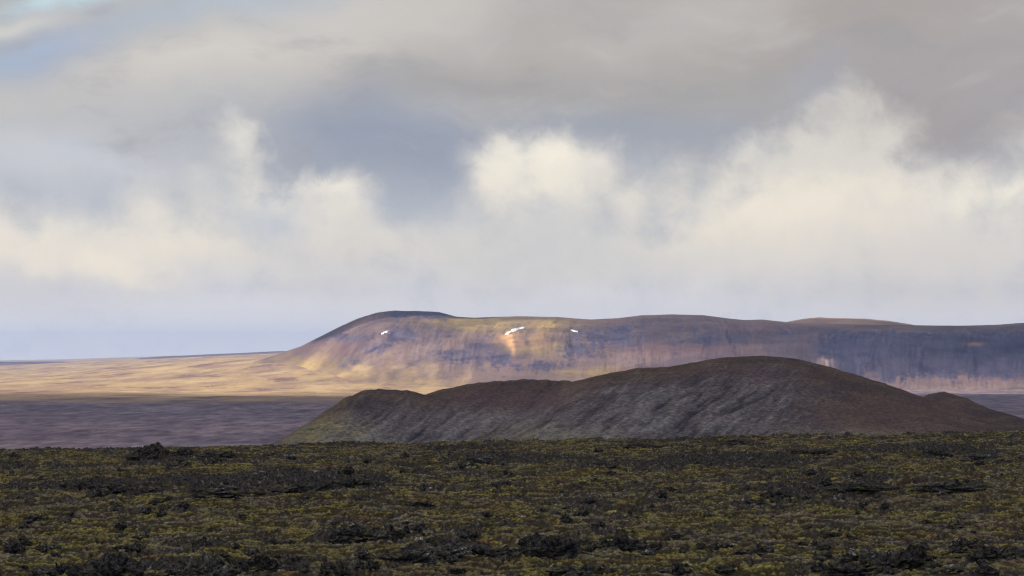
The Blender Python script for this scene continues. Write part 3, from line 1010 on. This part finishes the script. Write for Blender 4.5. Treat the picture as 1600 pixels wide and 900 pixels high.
def blob(vec, px, py, rx, ry, ang=0.0):
    q = t.v('SUBTRACT', vec, (px / 100, (HORIZON - py) / 100, 0))
    if ang:
        q = t.mapping(q, (1, 1, 1), (0, 0, 0), (0, 0, -math.radians(ang)))
    q = t.v('MULTIPLY', q, (100 / rx, 100 / ry, 0))
    d2 = t.v('DOT_PRODUCT', q, q)
    return t.m('EXPONENT', t.m('MULTIPLY', d2, -1.0))


# upper part: blue-grey gap and the warm grey deck over it
col = t.ramp(t.m('DIVIDE', PY, 6.0), [(0.0, sc(196, 204, 219)), (0.30, sc(180, 186, 198)), (0.50, sc(160, 165, 178)), (0.72, sc(166, 167, 174)), (1.0, sc(182, 180, 178))])
streak = t.noise(t.mapping(Ws, (0.26, 1.2, 1), (0, 0, 0), (0, 0, math.radians(-22))), 1.0, 5, 0.55)
UP = [
    # px, py, rx, ry, angle, colour, strength
    (300, 115, 420, 70, 20, (209, 203, 195), 0.95),
    (600, 55, 320, 55, 20, (203, 198, 192), 0.85),
    (880, 90, 330, 90, 8, (180, 173, 166), 0.9),
    (1330, 60, 420, 120, -4, (165, 156, 150), 0.95),
    (1080, 30, 200, 45, 22, (190, 184, 180), 0.7),
    (1480, 170, 260, 90, 0, (162, 154, 153), 0.9),
    (1050, 140, 240, 45, 0, (166, 162, 159), 0.8),
    (90, 215, 260, 55, 12, (184, 181, 181), 0.9),
    (140, 270, 230, 60, 0, (196, 199, 207), 1.0),
    (300, 225, 160, 55, 0, (184, 184, 188), 0.8),
    (50, 105, 130, 38, 18, (163, 176, 198), 0.85),
    (330, 15, 190, 26, 12, (172, 186, 204), 0.6),
    (110, 2, 110, 16, 6, (196, 222, 232), 0.7),
    (20, 45, 90, 16, 8, (206, 205, 200), 0.8),
    (780, 140, 200, 26, -4, (160, 156, 154), 0.7),
    (590, 215, 200, 60, -4, (146, 153, 170), 1.0),
    (1000, 195, 170, 30, 0, (150, 156, 168), 0.65),
    (1260, 120, 60, 40, 30, (160, 164, 178), 0.5),
]
for (px, py, rx, ry, an, c, s) in UP:
    b = t.m('MULTIPLY', blob(Ws, px, py, rx, ry, an), t.step(streak, 0.2, 0.7, 0.65 * s, 1.15 * s), clamp=True)
    col = t.mix(b, col, sc(*c))

# cumulus bank: rounded heads rising out of a low veil, broken up by noise
PUFFS = [(10, 355, 78), (130, 385, 96), (235, 325, 92), (315, 280, 62), (368, 222, 50), (345, 330, 74), (440, 350, 54), (487, 328, 54), (538, 302, 54), (578, 312, 42),
         (640, 362, 66), (715, 335, 66), (765, 292, 58), (800, 258, 62), (862, 262, 76), (928, 268, 62), (988, 312, 66), (1060, 268, 60), (1125, 292, 76), (1200, 276, 80),
         (1268, 238, 74), (1320, 186, 70), (1372, 226, 62), (1430, 300, 76), (1500, 318, 76), (1572, 306, 62), (1605, 226, 66), (1180, 350, 95), (1300, 330, 115), (1420, 355, 95), (870, 330, 90)]
Pp = t.v('ADD', P, centred(P, 0.9, 3, 0.5, 0.55, 3.0))
Pp = t.v('ADD', Pp, centred(P, 2.6, 4, 0.55, 0.30, 17.0))
puff = t.noise(t.v('ADD', P, centred(P, 1.6, 3, 0.5, 0.55, 37.0)), 1.5, 7, 0.60)
sp = t.n('ShaderNodeSeparateXYZ'); t.put(sp.inputs[0], Pp)
depth = t.m('SUBTRACT', (HORIZON - 328) / 100, sp.outputs[1])
for (px, py, r) in PUFFS:
    q = t.v('MULTIPLY', t.v('SUBTRACT', Pp, (px / 100, (HORIZON - py) / 100, 0)), (0.80, 1, 0))
    dd = t.v('LENGTH', t.v('MAXIMUM', q, t.v('MULTIPLY', q, (1, 0.40, 0))))       # round above, carried down below
    depth = t.m('SMOOTH_MAX', depth, t.m('SUBTRACT', r / 100, dd), 0.5)
depth = t.m('MULTIPLY_ADD', t.m('SUBTRACT', puff, 0.5), 0.95, t.m('SUBTRACT', depth, 0.10))
soft = t.step(t.noise(P, 0.35, 2, 0.5), 0.35, 0.65, 0.18, 0.65)
for (px, py, rx, ry, k) in [(1320, 190, 120, 90, 0.45), (1070, 250, 90, 70, 0.6), (1600, 200, 80, 80, 0.6), (680, 300, 70, 60, 0.8), (60, 320, 120, 60, 0.4), (220, 260, 130, 80, 0.9), (320, 220, 60, 60, 0.4), (620, 310, 50, 40, 0.5)]:
    soft = t.m('MULTIPLY_ADD', blob(P, px, py, rx, ry), k, soft)
body = t.step(depth, -0.15, soft)
# colour inside the bank
veil = t.ramp(t.m('DIVIDE', PY, 5.0), [(0.0, sc(240, 238, 239)), (0.10, sc(231, 229, 231)), (0.2, sc(208, 207, 211)), (0.34, sc(220, 214, 208)), (0.55, sc(219, 213, 205)), (0.75, sc(200, 198, 195)), (1.0, sc(186, 183, 180))])
billow = t.noise(t.v('ADD', P, centred(P, 1.2, 4, 0.55, 0.7, 53.0)), 1.15, 7, 0.62)
veil = t.mix(t.step(billow, 0.42, 0.72, 0, 0.45), veil, sc(228, 222, 212))
veil = t.mix(t.step(billow, 0.50, 0.28, 0, 0.45), veil, sc(184, 187, 196))
IN = [
    (190, 260, 130, 55, 0, (197, 200, 207), 0.9),
    (130, 315, 60, 28, 0, (190, 195, 206), 0.6),
    (60, 280, 60, 30, 0, (182, 188, 202), 0.4),
    (335, 265, 60, 60, 0, (216, 212, 206), 0.7),
    (380, 215, 40, 60, 20, (218, 214, 207), 0.8),
    (130, 392, 200, 42, -4, (242, 232, 217), 1.0),
    (40, 340, 80, 40, 0, (228, 222, 214), 0.8),
    (250, 355, 120, 50, 0, (236, 228, 215), 0.8),
    (530, 290, 65, 32, 0, (234, 228, 217), 0.95),
    (425, 350, 55, 45, 0, (186, 193, 206), 0.8),
    (665, 330, 75, 45, 0, (184, 187, 196), 0.8),
    (860, 248, 110, 48, 0, (242, 234, 219), 1.0),
    (840, 292, 150, 26, 0, (236, 228, 214), 0.85),
    (960, 300, 60, 40, 0, (214, 210, 204), 0.5),
    (850, 385, 200, 48, 0, (200, 201, 204), 0.75),
    (1060, 262, 70, 40, 0, (184, 184, 184), 0.8),
    (1060, 310, 60, 40, 0, (216, 211, 204), 0.4),
    (1250, 330, 230, 75, 0, (237, 227, 212), 1.0),
    (1325, 170, 95, 75, 0, (200, 195, 189), 1.0),
    (1290, 250, 140, 40, 0, (212, 207, 199), 0.7),
    (1575, 292, 80, 40, 0, (244, 236, 220), 1.0),
    (1590, 205, 60, 40, 0, (190, 187, 185), 0.7),
    (1480, 400, 200, 50, 0, (216, 209, 206), 0.6),
    (1000, 480, 260, 22, 0, (224, 222, 226), 0.6),
    (330, 500, 420, 45, 0, (226, 225, 229), 0.8),
    (60, 470, 110, 30, 0, (215, 212, 214), 0.6),
]
for (px, py, rx, ry, an, c, s) in IN:
    b = t.m('MULTIPLY', blob(Wp, px, py, rx, ry, an), t.step(billow, 0.25, 0.65, 0.7 * s, 1.1 * s), clamp=True)
    veil = t.mix(b, veil, sc(*c))
# sunlit rim just below the top edge
rim = t.m('MULTIPLY', t.step(depth, 0.0, 0.22), t.step(depth, 0.7, 0.25))
veil = t.mix(t.m('MULTIPLY', rim, t.step(billow, 0.4, 0.65, 0.0, 0.28)), veil, sc(228, 222, 212))
deckn = t.noise(t.mapping(Ws, (0.5, 1.3, 1), (4, 2, 0), (0, 0, math.radians(-18))), 1.0, 6, 0.6)
col = t.mix(t.step(deckn, 0.5, 0.75, 0, 0.30), col, sc(200, 196, 192))
col = t.mix(t.step(deckn, 0.5, 0.28, 0, 0.35), col, sc(146, 146, 152))
col = t.mix(body, col, veil)

sky = t.n('ShaderNodeTexSky', sky_type='NISHITA', sun_disc=False)
sky.sun_elevation = SUN_EL
sky.sun_rotation = math.atan2(SUN_DIR[0], SUN_DIR[1])
sky.altitude = 100
bg1 = t.n('ShaderNodeBackground'); t.put(bg1.inputs['Color'], sky.outputs[0]); bg1.inputs['Strength'].default_value = 0.08
# high overhead the cloud deck breaks into fbm patches over the blue
over = t.noise(t.v('MULTIPLY', D, (3.0, 3.0, 5.0)), 1.0, 5, 0.55)
high = t.step(el, math.radians(9.0), math.radians(16.0))
behind = t.step(t.m('ABSOLUTE', az), math.radians(14), math.radians(24))
away = t.m('MAXIMUM', high, behind)
colhi = t.mix(t.step(over, 0.4, 0.7), sc(176, 178, 184), sc(222, 218, 212))
col = t.mix(away, col, colhi)
cover = t.m('SUBTRACT', 0.97, t.m('MULTIPLY', away, t.step(over, 0.62, 0.40)))
bg2 = t.n('ShaderNodeBackground'); t.put(bg2.inputs['Color'], col)
mx = t.n('ShaderNodeMixShader')
t.put(mx.inputs[0], cover); t.put(mx.inputs[1], bg1.outputs[0]); t.put(mx.inputs[2], bg2.outputs[0])
wo = t.n('ShaderNodeOutputWorld')
t.put(wo.inputs['Surface'], mx.outputs[0])

# ------------------------------------------------------------------ camera
cam = bpy.data.cameras.new('camera')
cam.lens = 85
cam.sensor_width = 36
cam.clip_start = 0.5
cam.clip_end = 60000
co = bpy.data.objects.new('camera', cam)
COL.objects.link(co)
co.location = (0, 0, EYE)
co.rotation_euler = (math.pi / 2, 0, 0)
cam.shift_y = (HORIZON - 450) / 1600
scene.camera = co

# ------------------------------------------------------------------ render settings
scene.render.engine = 'CYCLES'
cy = scene.cycles
cy.use_denoising = True
cy.denoising_prefilter = 'NONE'
scene.cycles.pixel_filter_type = 'BLACKMAN_HARRIS'
scene.cycles.filter_width = 1.25
cy.max_bounces = 6
cy.diffuse_bounces = 3
cy.glossy_bounces = 2
cy.volume_bounces = 0
cy.transparent_max_bounces = 16
vs = scene.view_settings
vs.view_transform = 'Standard'
vs.look = 'None'
vs.exposure = EXPOSURE
vs.gamma = 1
